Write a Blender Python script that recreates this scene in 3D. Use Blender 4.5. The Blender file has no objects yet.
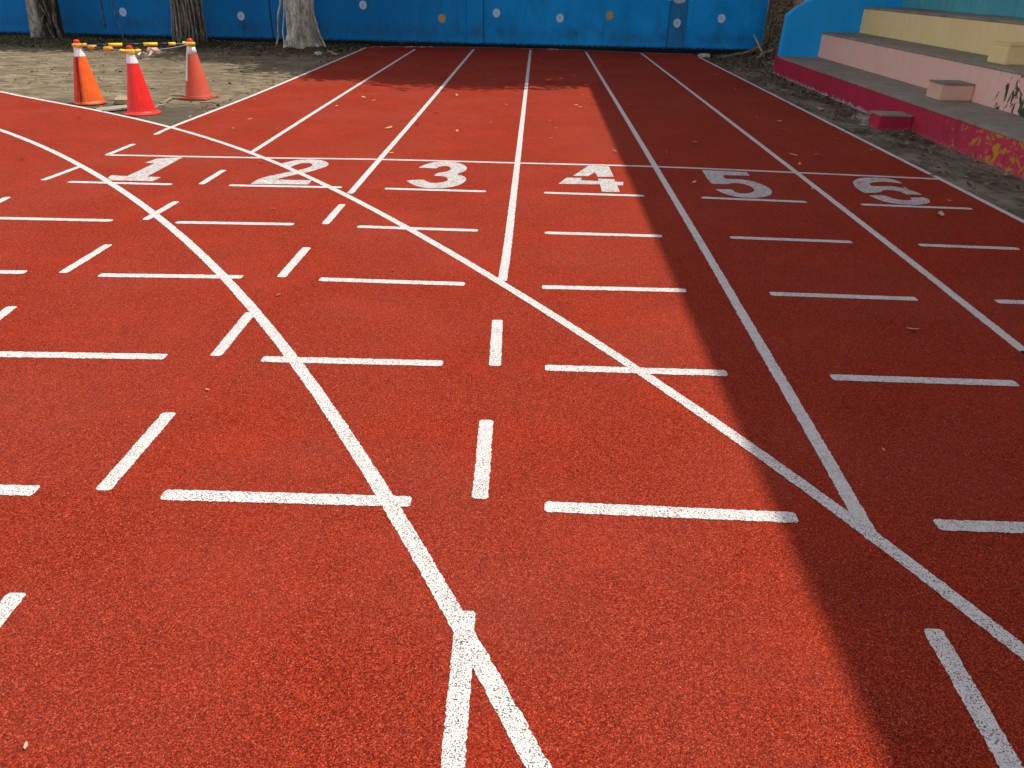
import bpy, bmesh, math, random
from math import radians as RD, sin, cos, pi
from mathutils import Vector, Matrix, noise as MN

random.seed(7)
S = bpy.context.scene
COL = S.collection

# ------------------------------------------------------------------ camera
PITCH, YAW, ROLL, EYE = 0.48857835, 0.02234738, 0.0219859, 1.47984656
fwd = Vector((-sin(YAW)*cos(PITCH), cos(YAW)*cos(PITCH), -sin(PITCH)))
rgt = Vector((cos(YAW), sin(YAW), 0)); upv = rgt.cross(fwd)
r2 = rgt*cos(ROLL) + upv*sin(ROLL); u2 = -rgt*sin(ROLL) + upv*cos(ROLL)
cd = bpy.data.cameras.new('camera'); cam = bpy.data.objects.new('camera', cd); COL.objects.link(cam)
M = Matrix((r2, u2, -fwd)).transposed().to_4x4(); M.translation = Vector((0, 0, EYE))
cam.matrix_world = M
cd.sensor_width = 36; cd.lens = 769/1024*36; cd.clip_start = 0.05; cd.clip_end = 3000
S.camera = cam
S.render.resolution_x = 1024; S.render.resolution_y = 768

# ------------------------------------------------------------------ light
SUN_EL, SUN_AZ = RD(62), RD(6)      # azimuth measured from +x towards +y
W = bpy.data.worlds.new('World'); S.world = W; W.use_nodes = True
wn = W.node_tree; bg = wn.nodes['Background']
sky = wn.nodes.new('ShaderNodeTexSky'); sky.sky_type = 'NISHITA'; sky.sun_disc = False
sky.sun_elevation = SUN_EL; sky.sun_rotation = RD(90)-SUN_AZ
sky.air_density = 1.0; sky.dust_density = 2.0; sky.ozone_density = 1.0
# unseen broken cloud, added over the blue as fill light
tcw = wn.nodes.new('ShaderNodeTexCoord'); nzw = wn.nodes.new('ShaderNodeTexNoise'); mrw = wn.nodes.new('ShaderNodeMapRange'); mxw = wn.nodes.new('ShaderNodeMix')
mxw.data_type = 'RGBA'; nzw.inputs['Scale'].default_value = 2.2; nzw.inputs['Detail'].default_value = 6
wn.links.new(tcw.outputs['Generated'], nzw.inputs['Vector']); wn.links.new(nzw.outputs['Fac'], mrw.inputs[0])
mrw.inputs[1].default_value = .42; mrw.inputs[2].default_value = .58
wn.links.new(mrw.outputs[0], mxw.inputs[0]); wn.links.new(sky.outputs[0], mxw.inputs[6]); # brighter towards the horizon to lift upright faces, thinner overhead
sxw = wn.nodes.new('ShaderNodeSeparateXYZ'); wn.links.new(tcw.outputs['Generated'], sxw.inputs[0])
crw = wn.nodes.new('ShaderNodeMapRange'); wn.links.new(sxw.outputs[2], crw.inputs[0])
for q_, v_ in ((1, .10), (2, .75), (3, 1.0), (4, .0)): crw.inputs[q_].default_value = v_
cmw = wn.nodes.new('ShaderNodeMix'); cmw.data_type = 'RGBA'; cmw.inputs[6].default_value = (3.6, 3.6, 4.1, 1); cmw.inputs[7].default_value = (10.0, 9.7, 9.8, 1)
wn.links.new(crw.outputs[0], cmw.inputs[0]); wn.links.new(cmw.outputs[2], mxw.inputs[7])
wn.links.new(mxw.outputs[2], bg.inputs[0]); bg.inputs[1].default_value = 0.15
sd = bpy.data.lights.new('sun', 'SUN'); sd.energy = 4.1; sd.angle = RD(0.45); sd.color = (1, .955, .88)
so = bpy.data.objects.new('sun', sd); COL.objects.link(so)
so.rotation_euler = Vector((cos(SUN_AZ)*cos(SUN_EL), sin(SUN_AZ)*cos(SUN_EL), sin(SUN_EL))).to_track_quat('Z', 'Y').to_euler()
so.location = (10, 2, 20)
S.view_settings.view_transform = 'Standard'; S.view_settings.look = 'None'
S.view_settings.exposure = 0.15; S.view_settings.gamma = 1; S.view_settings.use_curve_mapping = False
S.render.engine = 'CYCLES'

# ------------------------------------------------------------------ helpers
def tag(o, label=None, cat=None, group=None, kind=None):
    if label: o['label'] = label
    if cat: o['category'] = cat
    if group: o['group'] = group
    if kind: o['kind'] = kind
    return o
def link(name, me, m=None, parent=None, loc=None):
    o = bpy.data.objects.new(name, me); COL.objects.link(o)
    if m is not None and me is not None:
        me.materials.append(m)
    if parent: o.parent = parent
    if loc: o.location = loc
    return o
def mesh(name, vs, fs, m=None, parent=None, smooth=False, loc=None):
    me = bpy.data.meshes.new(name); me.from_pydata([tuple(v) for v in vs], [], fs); me.validate(); me.update()
    if smooth:
        for p in me.polygons: p.use_smooth = True
    return link(name, me, m, parent, loc)
def empty(name, loc=(0, 0, 0), rz=0):
    o = bpy.data.objects.new(name, None); COL.objects.link(o); o.location = loc; o.rotation_euler.z = rz
    o.empty_display_size = .2
    return o
def box(name, a, b, m=None, parent=None, bevel=0.0, seg=2):
    bm = bmesh.new(); bmesh.ops.create_cube(bm, size=1)
    for v in bm.verts:
        v.co = Vector([(a[i]+b[i])/2 + v.co[i]*(b[i]-a[i]) for i in range(3)])
    if bevel: bmesh.ops.bevel(bm, geom=bm.edges[:], offset=bevel, segments=seg, affect='EDGES')
    me = bpy.data.meshes.new(name); bm.to_mesh(me); bm.free()
    return link(name, me, m, parent)
def tube_data(pts, rad, n=8, vs=None, fs=None):
    vs = [] if vs is None else vs; fs = [] if fs is None else fs
    pts = [Vector(p) for p in pts]; b0 = len(vs)
    rr = rad if isinstance(rad, (list, tuple)) else [rad]*len(pts)
    for i, p in enumerate(pts):
        t = (pts[min(i+1, len(pts)-1)]-pts[max(i-1, 0)]).normalized()
        a = t.orthogonal().normalized() if abs(t.z) > .9 else t.cross(Vector((0, 0, 1))).normalized()
        if abs(t.z) > .9: a = (Vector((1, 0, 0)) - t*t.x).normalized()
        b = t.cross(a)
        for k in range(n):
            q = 2*pi*k/n; vs.append(p + (a*cos(q)+b*sin(q))*rr[i])
    for i in range(len(pts)-1):
        for k in range(n):
            fs.append((b0+i*n+k, b0+i*n+(k+1) % n, b0+(i+1)*n+(k+1) % n, b0+(i+1)*n+k))
    fs.append(tuple(b0+k for k in range(n))[::-1]); fs.append(tuple(b0+(len(pts)-1)*n+k for k in range(n)))
    return vs, fs
def tube(name, pts, rad, m, parent=None, n=8):
    vs, fs = tube_data(pts, rad, n); return mesh(name, vs, fs, m, parent, True)

class N:                                   # tiny node builder
    def __init__(s, name, rough=.8, spec=.3):
        s.m = bpy.data.materials.new(name); s.m.use_nodes = True; s.t = s.m.node_tree
        s.b = s.t.nodes['Principled BSDF']; s.b.inputs['Roughness'].default_value = rough
        s.b.inputs['Specular IOR Level'].default_value = spec
        s.co = s.t.nodes.new('ShaderNodeTexCoord').outputs['Object']
    def new(s, typ, **k):
        n = s.t.nodes.new(typ)
        for a, v in k.items(): setattr(n, a, v)
        return n
    def put(s, sock, v):
        if hasattr(v, 'links') or isinstance(v, bpy.types.NodeSocket): s.t.links.new(v, sock)
        else: sock.default_value = v
    def noise(s, scale, detail=3, rough=.55, vec=None, stretch=None, dist=0, off=None):
        n = s.new('ShaderNodeTexNoise'); n.inputs['Scale'].default_value = scale
        n.inputs['Detail'].default_value = detail; n.inputs['Roughness'].default_value = rough
        n.inputs['Distortion'].default_value = dist
        v = vec or s.co
        if stretch or off:
            mp = s.new('ShaderNodeMapping'); mp.inputs['Scale'].default_value = stretch or (1, 1, 1)
            mp.inputs['Location'].default_value = off or (0, 0, 0)
            s.t.links.new(v, mp.inputs[0]); v = mp.outputs[0]
        s.t.links.new(v, n.inputs['Vector']); return n.outputs['Fac']
    def voro(s, scale, out='Distance', feature='F1', vec=None, rnd=1):
        n = s.new('ShaderNodeTexVoronoi', feature=feature); n.inputs['Scale'].default_value = scale
        n.inputs['Randomness'].default_value = rnd
        s.t.links.new(vec or s.co, n.inputs['Vector']); return n.outputs[out]
    def ramp(s, f, a, b, ca=0.0, cb=1.0):   # map range clamped
        n = s.new('ShaderNodeMapRange'); s.put(n.inputs[0], f)
        for i, v in enumerate((a, b, ca, cb)): n.inputs[i+1].default_value = v
        return n.outputs[0]
    def mix(s, f, a, b, typ='MIX'):
        n = s.new('ShaderNodeMix', data_type='RGBA', blend_type=typ)
        s.put(n.inputs[0], f)
        for sock, v in ((n.inputs[6], a), (n.inputs[7], b)):
            if isinstance(v, (tuple, list)): sock.default_value = (*v[:3], 1)
            else: s.t.links.new(v, sock)
        return n.outputs[2]
    def math(s, op, a, b=0.0):
        n = s.new('ShaderNodeMath', operation=op); s.put(n.inputs[0], a); s.put(n.inputs[1], b); return n.outputs[0]
    def sep(s, v=None):
        n = s.new('ShaderNodeSeparateXYZ'); s.t.links.new(v or s.co, n.inputs[0]); return n.outputs
    def col(s, c):
        if isinstance(c, (tuple, list)): s.b.inputs['Base Color'].default_value = (*c[:3], 1)
        else: s.t.links.new(c, s.b.inputs['Base Color'])
        return s
    def bump(s, h, st=.5, d=.01):
        n = s.new('ShaderNodeBump'); n.inputs['Strength'].default_value = st; n.inputs['Distance'].default_value = d
        s.t.links.new(h, n.inputs['Height']); s.t.links.new(n.outputs[0], s.b.inputs['Normal']); return s

# ------------------------------------------------------------------ materials
def mat_track():
    n = N('red_rubber', .95, .06)
    n1 = n.voro(290, 'Color'); dist = n.voro(290, 'Distance')
    r = n.sep(n1)[0]; r3 = n.sep(n1)[2]
    g = n.mix(n.ramp(r, .0, 1), (.15, .012, .005), (.72, .078, .030))
    g = n.mix(n.ramp(r3, .80, .86, 0, .6), g, (.08, .010, .006))               # dark granules
    fine = n.noise(260, 2, .6)
    g = n.mix(n.ramp(fine, .42, .60, .68, 0), g, (.09, .010, .006))
    med = n.noise(1.6, 5, .62)
    g = n.mix(n.ramp(med, .48, .70, 0, .18), g, (.62, .044, .012))          # cleaner red patches
    dirt = n.noise(2.3, 6, .65, off=(5, 3, 0))
    g = n.mix(n.ramp(dirt, .52, .76, 0, .30), g, (.18, .038, .024))             # worn brownish patches
    y = n.sep()[1]
    dust = n.math('MULTIPLY', n.ramp(n.noise(.9, 5, .6, off=(2, 8, 0)), .42, .66), .14)
    g = n.mix(dust, g, (.36, .095, .065))
    fleck = n.sep(n.voro(290, 'Color'))[1]
    g = n.mix(n.ramp(fleck, .955, .975, 0, .45), g, (.70, .20, .12))
    n.col(g)
    h = n.math('ADD', n.math('MULTIPLY', dist, -1.0), n.math('MULTIPLY', fine, .8))
    n.bump(h, .8, .005)
    return n.m
def mat_paint(name='white_line_paint', wear=.5):
    n = N(name, .6, .3)
    f = n.noise(260, 2, .5); big = n.noise(9, 3, .6); v = n.voro(300, 'Distance')
    base = n.mix(n.ramp(n.noise(30, 3), .4, .7), (.78, .74, .69), (.66, .625, .59))
    thr = n.math('ADD', f, n.math('MULTIPLY', big, .22*wear))
    hole = n.ramp(thr, .63-.01*wear, .70-.01*wear, 0, 1)
    if wear > .6:                        # thinner coat on the numerals: coarse pits show through
        hole = n.math('MAXIMUM', hole, n.ramp(n.noise(30, 4, .85),   .51, .58, 0, .5))
    base = n.mix(n.ramp(v, .45, .75, 0, .22), base, (.42, .36, .36))
    base = n.mix(hole, base, (.10, .035, .030))
    n.col(base); n.bump(n.math('ADD', n.math('MULTIPLY', v, -.8), n.math('MULTIPLY', hole, -.6)), .8, .004)
    return n.m
def mat_soil():
    n = N('dry_soil', .95, .1)
    a = n.noise(1.1, 7, .68, stretch=(1, 1.0, 1)); b = n.noise(6, 5, .7, stretch=(.55, 1.6, 1)); c = n.noise(70, 3, .7)
    g = n.mix(n.ramp(b, .38, .64), (.095, .068, .038), (.31, .25, .155))
    g = n.mix(n.ramp(a, .48, .62, 0, .75), g, (.13, .105, .070))
    g = n.mix(n.ramp(c, .56, .72, 0, .6), g, (.07, .055, .04))
    x, y, zz = n.sep()
    far = n.ramp(n.math('ADD', y, n.math('MULTIPLY', n.noise(1.5, 4), 2.0)), 17.6, 18.9)
    far = n.math('MAXIMUM', far, n.math('MULTIPLY', n.ramp(x, 3.0, 3.4), .8))   # dark mossy brown towards the wall foot and on the right
    damp = n.ramp(n.math('ADD', y, n.math('MULTIPLY', n.noise(1.8, 5, .65), 1.6)), 10.3, 11.2, .85, 0)
    g = n.mix(damp, g, (.075, .062, .045))
    dark = n.mix(n.ramp(n.noise(9, 4), .4, .65), (.028, .024, .013), (.075, .070, .032))
    g = n.mix(far, g, dark)
    n.col(g); n.bump(n.math('ADD', c, n.math('MULTIPLY', b, 1.0)), .5, .012)
    return n.m
def mat_apron():
    n = N('dirty_concrete', .92, .15)
    a = n.noise(1.6, 7, .7, stretch=(1.6, .7, 1)); b = n.noise(14, 5, .7); c = n.noise(120, 2, .6)
    g = n.mix(n.ramp(a, .38, .62), (.055, .042, .026), (.25, .215, .155))
    g = n.mix(n.ramp(b, .55, .72, 0, .75), g, (.035, .028, .02))
    g = n.mix(n.ramp(c, .55, .7, 0, .4), g, (.06, .05, .04))
    n.col(g); n.bump(n.math('ADD', b, n.math('MULTIPLY', a, .5)), .6, .02)
    return n.m
def mat_wallblue():
    n = N('blue_wall_paint', .7, .15)
    x, y, z = n.sep()
    cl = n.noise(1.3, 5, .6)
    g = n.mix(n.ramp(cl, .35, .7), (.004, .29, .72), (.010, .37, .86))
    streak = n.noise(1.5, 6, .7, stretch=(1.3, 1, .5), off=(3, 0, 1))
    g = n.mix(n.ramp(streak, .48, .72, 0, .5), g, (.012, .12, .26))
    left_shade = n.ramp(n.math('ADD', x, n.math('MULTIPLY', n.noise(.8, 4), 1.5)), -2.2, .6, .62, 0)   # crown shade over the left panels, painted into the blue
    g = n.mix(left_shade, g, (.004, .11, .33))
    # grime rising from the ground: green-grey stain with a ragged top
    zz = n.math('SUBTRACT', z, n.math('MULTIPLY', n.noise(2.0, 5, .7, stretch=(1, 1, .5)), 1.0))
    band = n.ramp(zz, -.38, .02, 1, 0)
    band2 = n.ramp(z, .12, .30, 0, 1)
    st = n.math('MULTIPLY', n.math('MULTIPLY', band, band2), n.ramp(n.noise(5, 5, .7, stretch=(1, 1, .5), off=(1, 4, 2)), .38, .62, 0, .75))
    g = n.mix(st, g, (.030, .062, .075))
    foot = n.ramp(n.math('ADD', z, n.math('MULTIPLY', n.noise(14, 5, .8), -.16)), -.03, .025, 1, 0)
    g = n.mix(foot, g, (.008, .010, .012))
    g = n.mix(n.ramp(n.noise(40, 3, .7), .66, .72, 0, .5), g, (.07, .19, .34))
    # long soft drips and scuffs from above
    dr = n.noise(7, 5, .7, stretch=(1.2, 1, .10), off=(7, 0, 2))
    g = n.mix(n.math('MULTIPLY', n.ramp(dr, .56, .72, 0, .6), n.ramp(cl, .4, .6)), g, (.02, .06, .10))
    sc = n.noise(3, 6, .75, off=(2, 1, 9))
    g = n.mix(n.ramp(sc, .60, .72, 0, .35), g, (.05, .36, .66))
    n.col(g); n.bump(n.noise(60, 4, .7), .35, .01)
    return n.m
def mat_plaster(name, c1, c2, grime=(.12, .11, .09), gam=.35, peel=None):
    n = N(name, .75, .25)
    a = n.noise(1.7, 6, .65); b = n.noise(9, 5, .7, stretch=(1, 1, .35)); c = n.noise(90, 3, .6)
    g = n.mix(n.ramp(a, .35, .68), c1, c2)
    g = n.mix(n.ramp(b, .50, .75, 0, gam), g, grime)
    g = n.mix(n.ramp(c, .62, .72, 0, .3), g, grime)
    if peel:                                # (colour, ymax, threshold, scale, stretch)
        pc, y1, th, sc, stx = peel
        y = n.math('ADD', n.sep()[1], 4.0)
        where = n.ramp(y, y1-.9, y1+.2, .09, -.2)
        p = n.math('ADD', n.noise(sc, 5, .65, stretch=stx, dist=.6), where)
        g = n.mix(n.ramp(p, th, th+.02, 0, 1), g, pc)
    n.col(g); n.bump(n.math('ADD', c, n.math('MULTIPLY', a, .7)), .35, .008)
    return n.m
def mat_crimson():
    n = N('crimson_paint', .7, .3)
    x, y, z = n.sep()
    a = n.noise(1.7, 6, .65); b = n.noise(9, 5, .7, stretch=(1, 1, .35))
    g = n.mix(n.ramp(a, .35, .68), (.38, .010, .036), (.48, .016, .055))
    y = n.math('ADD', y, 4.0)
    near = n.ramp(y, 7.6, 9.7, 1, 0)
    g = n.mix(n.math('MULTIPLY', near, .5), g, (.58, .05, .10))
    g = n.mix(n.ramp(b, .48, .70, 0, .6), g, (.16, .02, .03))
    p = n.math('ADD', n.noise(10, 6, .72, stretch=(1, .9, 1.1), dist=.6), n.math('MULTIPLY', near, .20))
    g = n.mix(n.ramp(p, .73, .75), g, (.50, .24, .015))
    # pale salt bloom along the foot
    salt = n.math('ADD', z, n.math('MULTIPLY', n.noise(11, 5, .75), -.20))
    sm = n.math('MULTIPLY', n.ramp(salt, -.105, -.075, 1, 0), n.ramp(y, 9.4, 10.3, .12, 1))
    g = n.mix(n.math('MULTIPLY', sm, .85), g, (.50, .46, .45))
    n.col(g); n.bump(n.noise(80, 4, .7), .4, .008)
    return n.m
def mat_bark(name, light, dark, lo=.4, hi=.62, split=False):
    n = N(name, .9, .15)
    a = n.noise(3.2, 6, .7, stretch=(1.5, 1.5, .35)); b = n.noise(16, 5, .75, stretch=(1.6, 1.6, .5)); c = n.noise(2.2, 4, .6, off=(3, 1, 4))
    g = n.mix(n.ramp(b, lo, hi), dark, light)
    g = n.mix(n.ramp(a, .50, .62, 0, .7), g, dark)
    g = n.mix(n.ramp(c, .56, .70, 0, .6), g, (.08, .085, .05))
    if split:                            # a darker strangling stem fused to the right side
        sx = n.math('ADD', n.sep()[0], n.math('MULTIPLY', n.noise(3, 4), -.25))
        g = n.mix(n.ramp(sx, -.06, .0, 0, .85), g, (.035, .026, .018))
    n.col(g); n.bump(n.math('ADD', b, a), 1.0, .04)
    return n.m
def mat_mottle(name, light, dark):
    n = N(name, .9, .1)
    a = n.noise(22, 5, .7); c = n.noise(4, 4, .6)
    g = n.mix(n.ramp(a, .42, .58), dark, light)
    g = n.mix(n.ramp(c, .5, .65, 0, .6), g, (.09, .075, .055))
    n.col(g); n.bump(a, 1.0, .03)
    return n.m
def mat_simple(name, c, rough=.7, var=.25, scale=20, spec=.3, dark=None):
    n = N(name, rough, spec)
    d = dark or tuple(v*(1-var) for v in c)
    n.col(n.mix(n.ramp(n.noise(scale, 4, .65), .38, .66), c, d)); n.bump(n.noise(scale*4, 3), .15, .004)
    return n.m
def mat_leaf(name, c, c2):
    n = N(name, .6, .3)
    inf = n.new('ShaderNodeObjectInfo')
    g = n.new('ShaderNodeNewGeometry')
    n.col(n.mix(g.outputs['Random Per Island'], c, c2))
    return n.m

# ------------------------------------------------------------------ plan of the painted marks, in metres
LANES = [[[-3.8083,18.4502],[-3.7775,13.6137],[-3.745,10.7651],[-3.8405,8.4118],[-3.8095,7.8606]],[[-2.7015,18.2903],[-2.6412,10.5837],[-2.5922,7.1621]],[[-1.435,18.6485],[-1.3891,10.2666],[-1.3872,7.009],[-1.3841,5.762]],[[-0.1695,18.8198],[-0.1462,5.945],[-0.1534,3.9806]],[[1.0674,18.6948],[1.0802,7.0041],[1.0699,2.8617],[1.0532,1.9853],[1.0627,1.8545]],[[2.2988,18.6501],[2.3094,6.9065],[2.2805,3.3677],[2.2776,3.2691]],[[3.468,18.0691],[3.487,8.2024],[3.5068,6.8091],[3.4977,5.4944]]]
CURVE = [[-5.3993, 7.8822], [-5.1016, 7.6379], [-4.8108, 7.3876], [-4.5262, 7.1316], [-4.2472, 6.8702], [-3.9734, 6.6038], [-3.7045, 6.3324], [-3.4403, 6.0564], [-3.1808, 5.7758], [-2.926, 5.4906], [-2.6761, 5.201], [-2.4312, 4.9069], [-2.1915, 4.6085], [-1.9573, 4.3057], [-1.7289, 3.9986], [-1.5064, 3.6872], [-1.29, 3.3716], [-1.08, 3.0518], [-0.8763, 2.728], [-0.679, 2.4004], [-0.4879, 2.0691], [-0.3028, 1.7344], [-0.1233, 1.3967], [0.051, 1.0563]]
DIAG = [[-7.0064, 10.4575], [-6.6602, 10.2223], [-6.3038, 9.9909], [-5.9419, 9.7601], [-5.5783, 9.5271], [-5.2161, 9.2896], [-4.8578, 9.0458], [-4.5056, 8.7944], [-4.1608, 8.5344], [-3.8247, 8.2651], [-3.4978, 7.9864], [-3.1805, 7.698], [-2.8729, 7.4002], [-2.5746, 7.0935], [-2.2852, 6.7782], [-2.0043, 6.4552], [-1.7311, 6.125], [-1.465, 5.7886], [-1.2052, 5.4467], [-0.9511, 5.0999], [-0.7022, 4.7491], [-0.4582, 4.3947], [-0.2188, 4.0372], [0.0159, 3.6767], [0.2453, 3.3132], [0.4688, 2.9466], [0.6852, 2.576], [0.8928, 2.2007], [1.0894, 1.8193], [1.2724, 1.4301]]
START = [[-3.803,6.8627],[-2.4649,6.9145],[-1.3818,6.9798],[-0.1727,6.9848],[1.0735,6.987],[2.3025,6.8979],[3.5042,6.794]]
ENDL = [[-3.7486,18.7965],[-1.5634,19.1834],[-0.1852,19.1922],[0.958,19.1359],[2.2898,18.8243],[3.4833,18.7434]]
DASH = [[[-3.791,7.37],[-3.7945,6.8638]],[[-3.7881,6.3982],[-3.8154,5.9046]],[[-3.777,5.3973],[-3.7135,4.884]],[[-2.5836,6.4129],[-2.5798,5.9157]],[[-2.5556,5.4032],[-2.5663,4.929]],[[-2.545,4.4047],[-2.5489,3.9011]],[[-2.5306,3.422],[-2.4958,3.0862]],[[-1.3703,5.4525],[-1.3715,4.9479]],[[-1.3589,4.4568],[-1.3611,3.9355]],[[-1.3597,3.4388],[-1.3517,2.9525]],[[-1.3414,2.4655],[-1.3456,1.9679]],[[-1.3398,1.5057],[-1.3316,1.2635]],[[-0.1541,3.4401],[-0.1403,2.9424]],[[-0.1486,2.4882],[-0.1387,1.9938]],[[-0.1415,1.5029],[-0.1306,1.0329]],[[1.0726,1.5024],[1.0651,1.0883]]]
BAR = [[[-3.5992,5.8737],[-2.7925,5.8818]],[[-2.356,5.9025],[-1.4857,5.9338]],[[-1.1494,5.9335],[-0.3661,5.933]],[[0.0819,5.9423],[0.8508,5.9317]],[[1.2892,5.925],[2.077,5.8794]],[[2.476,5.8494],[3.2875,5.8128]],[[-3.5705,4.8701],[-2.7648,4.8902]],[[-2.3436,4.8928],[-1.571,4.9234]],[[-1.1479,4.9125],[-0.3538,4.9001]],[[0.0821,4.8936],[0.8446,4.8948]],[[1.2871,4.9068],[2.0649,4.8844]],[[2.4833,4.8609],[3.1065,4.8407]],[[-3.2814,3.8614],[-2.745,3.8921]],[[-2.3369,3.883],[-1.5667,3.9178]],[[-1.1458,3.9194],[-0.3533,3.9127]],[[0.0628,3.9023],[0.8371,3.9161]],[[1.2831,3.9043],[2.0562,3.8924]],[[2.4708,3.8891],[3.1791,3.9012]],[[-2.3284,2.8981],[-1.5572,2.9277]],[[-1.1434,2.9351],[-0.3643,2.9485]],[[0.0739,2.9386],[0.8489,2.9418]],[[1.2861,2.9345],[2.0643,2.9333]],[[-2.3338,1.9333],[-1.5491,1.9531]],[[-1.1465,1.9555],[-0.3557,1.9652]],[[0.0672,1.9639],[0.8559,1.9536]],[[1.2795,1.9432],[2.0561,1.9436]]]
DIGITS = {"1":[[[-3.3293,6.5976],[-3.3073,6.7615],[-3.2356,6.8111],[-3.1086,6.8533],[-3.093,6.1131],[-2.9727,6.1059],[-2.9829,5.9708],[-3.3126,5.9619],[-3.3774,6.0494],[-3.3866,6.1244],[-3.2513,6.1097],[-3.2463,6.594]]],"2":[[[-2.1928,6.6724],[-2.1769,6.7343],[-2.1175,6.8498],[-2.0367,6.8968],[-1.9456,6.9084],[-1.8561,6.8645],[-1.7968,6.7816],[-1.7759,6.696],[-1.792,6.6078],[-1.8295,6.519],[-1.8761,6.4148],[-1.9635,6.3085],[-2.0692,6.133],[-1.9145,6.136],[-1.7742,6.1403],[-1.7651,6.0006],[-2.2075,5.9644],[-2.2058,6.0962],[-2.1773,6.2055],[-2.1012,6.308],[-2.0274,6.4291],[-1.9693,6.4854],[-1.9209,6.5818],[-1.9046,6.6627],[-1.9288,6.7403],[-1.9687,6.7602],[-2.0255,6.7425],[-2.0617,6.6537],[-2.0735,6.5632],[-2.1126,6.6198],[-2.1711,6.6126]]],"3":[[[-0.9969,6.6882],[-0.9636,6.8072],[-0.9008,6.9227],[-0.8189,6.9586],[-0.7085,6.9541],[-0.6224,6.8672],[-0.5763,6.7326],[-0.585,6.613],[-0.6481,6.4906],[-0.5755,6.4192],[-0.5483,6.3134],[-0.5626,6.1911],[-0.6088,6.0836],[-0.6973,6.0024],[-0.7849,5.987],[-0.8774,6.0104],[-0.9577,6.0872],[-1.0259,6.2123],[-0.9814,6.2478],[-0.89,6.2584],[-0.8522,6.1875],[-0.7987,6.1551],[-0.7318,6.1865],[-0.6962,6.2505],[-0.7059,6.3413],[-0.7413,6.3997],[-0.8305,6.4145],[-0.8073,6.5268],[-0.7442,6.5607],[-0.7123,6.6479],[-0.7265,6.7488],[-0.7614,6.7899],[-0.8133,6.773],[-0.8475,6.6756],[-0.9102,6.6919]]],"4":[[[0.3268,6.542],[0.4823,6.954],[0.6609,6.9475],[0.6703,6.5504],[0.5365,6.5346],[0.5208,6.6961],[0.4564,6.5508]],[[0.1989,6.249],[0.273,6.4719],[0.401,6.4743],[0.3826,6.3911],[0.5334,6.3779],[0.5319,6.4644],[0.6668,6.4645],[0.6698,6.3723],[0.7343,6.3706],[0.7215,6.2583],[0.6736,6.2529],[0.6754,6.0388],[0.534,6.0287],[0.5366,6.2668]]],"5":[[[1.4741,6.8996],[1.8581,6.8668],[1.851,6.7255],[1.6297,6.7257],[1.6091,6.6806],[1.6149,6.5849],[1.7262,6.5883],[1.8226,6.5304],[1.8843,6.3999],[1.9075,6.27],[1.8872,6.14],[1.8329,6.038],[1.7353,5.9737],[1.6232,5.9562],[1.5399,6.0059],[1.4838,6.0954],[1.4523,6.2132],[1.5866,6.2196],[1.5888,6.1349],[1.6267,6.0891],[1.7006,6.1111],[1.7592,6.182],[1.7736,6.2694],[1.7516,6.3848],[1.6943,6.4478],[1.635,6.441],[1.5967,6.3972],[1.4602,6.3967],[1.4584,6.6144]]],"6":[[[2.6914,6.6249],[2.7736,6.73],[2.8667,6.7799],[2.9819,6.7869],[3.0588,6.7536],[3.0914,6.687],[3.0947,6.5872],[3.0211,6.6222],[2.9544,6.6396],[2.8635,6.6134],[2.8031,6.5599],[2.7846,6.4816],[2.8202,6.4616],[2.9217,6.4821],[2.9996,6.4609],[3.0511,6.3781],[3.0876,6.2815],[3.0887,6.2115],[2.9677,6.2121],[2.952,6.3093],[2.9038,6.3471],[2.8299,6.3389],[2.7731,6.2467],[2.639,6.2234],[2.6308,6.3749],[2.6549,6.5123]],[[2.6427,6.1405],[2.7305,6.1722],[2.784,6.1505],[2.8032,6.0444],[2.8851,6.0135],[2.9462,6.0465],[2.9521,6.1088],[3.0573,6.1311],[3.0863,6.0884],[3.055,5.9794],[2.973,5.9064],[2.8703,5.8828],[2.7845,5.8991],[2.7088,5.9424],[2.6707,6.0168]]]}
FLECKS = [[-4.9276,7.3625],[-4.3877,6.579],[-4.9884,8.6215],[-3.5749,9.4164],[-3.1778,8.8364],[-2.5658,9.8997],[-2.4584,9.9177],[-2.9891,14.3446],[-2.4492,14.4688],[-2.4149,11.4197],[-2.2907,10.7399],[-2.2025,11.0473],[-2.1101,10.4942],[-1.2582,12.5668],[-1.0914,11.1503],[-1.1914,9.5768],[-0.8305,8.4321],[-1.8058,5.2546],[-1.5104,4.8722],[-0.7736,4.0881],[-1.29,3.6638],[-3.0815,10.5054],[0.1641,9.2163],[0.1629,8.1748],[-0.5044,9.0465],[0.5148,10.5041],[0.5591,10.3409],[0.7702,7.5936],[0.7261,11.2801],[0.7223,9.166],[-0.381,13.5454],[1.6555,11.7533],[1.6214,10.9613],[1.6576,10.1138],[1.6524,8.4961],[1.6357,8.1621],[2.7625,10.3736],[2.6948,9.8948],[2.8905,9.6343],[2.6399,8.7531],[2.4779,7.6277],[2.4156,7.2224],[3.1952,8.5417],[3.3532,7.9814],[1.317,6.4054],[2.7063,7.6571],[1.2822,2.364],[3.2067,6.0061],[2.6563,6.8899],[2.7166,6.531],[2.0398,16.6313],[1.1769,15.6588],[2.7194,16.4003],[0.6366,13.9056],[0.0457,16.1438],[-1.0521,15.1359],[3.0201,12.5598],[3.1213,14.5886],[3.0177,6.3614],[2.24,6.2745]]
BIG = [[-1.567,8.5044],[-1.3074,8.7935],[-1.3256,7.2277],[-2.3678,6.7112],[1.849,3.4619],[2.9481,5.588],[-1.2644,2.6407],[-1.0441,1.0535],[2.5975,16.3711]]
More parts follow.
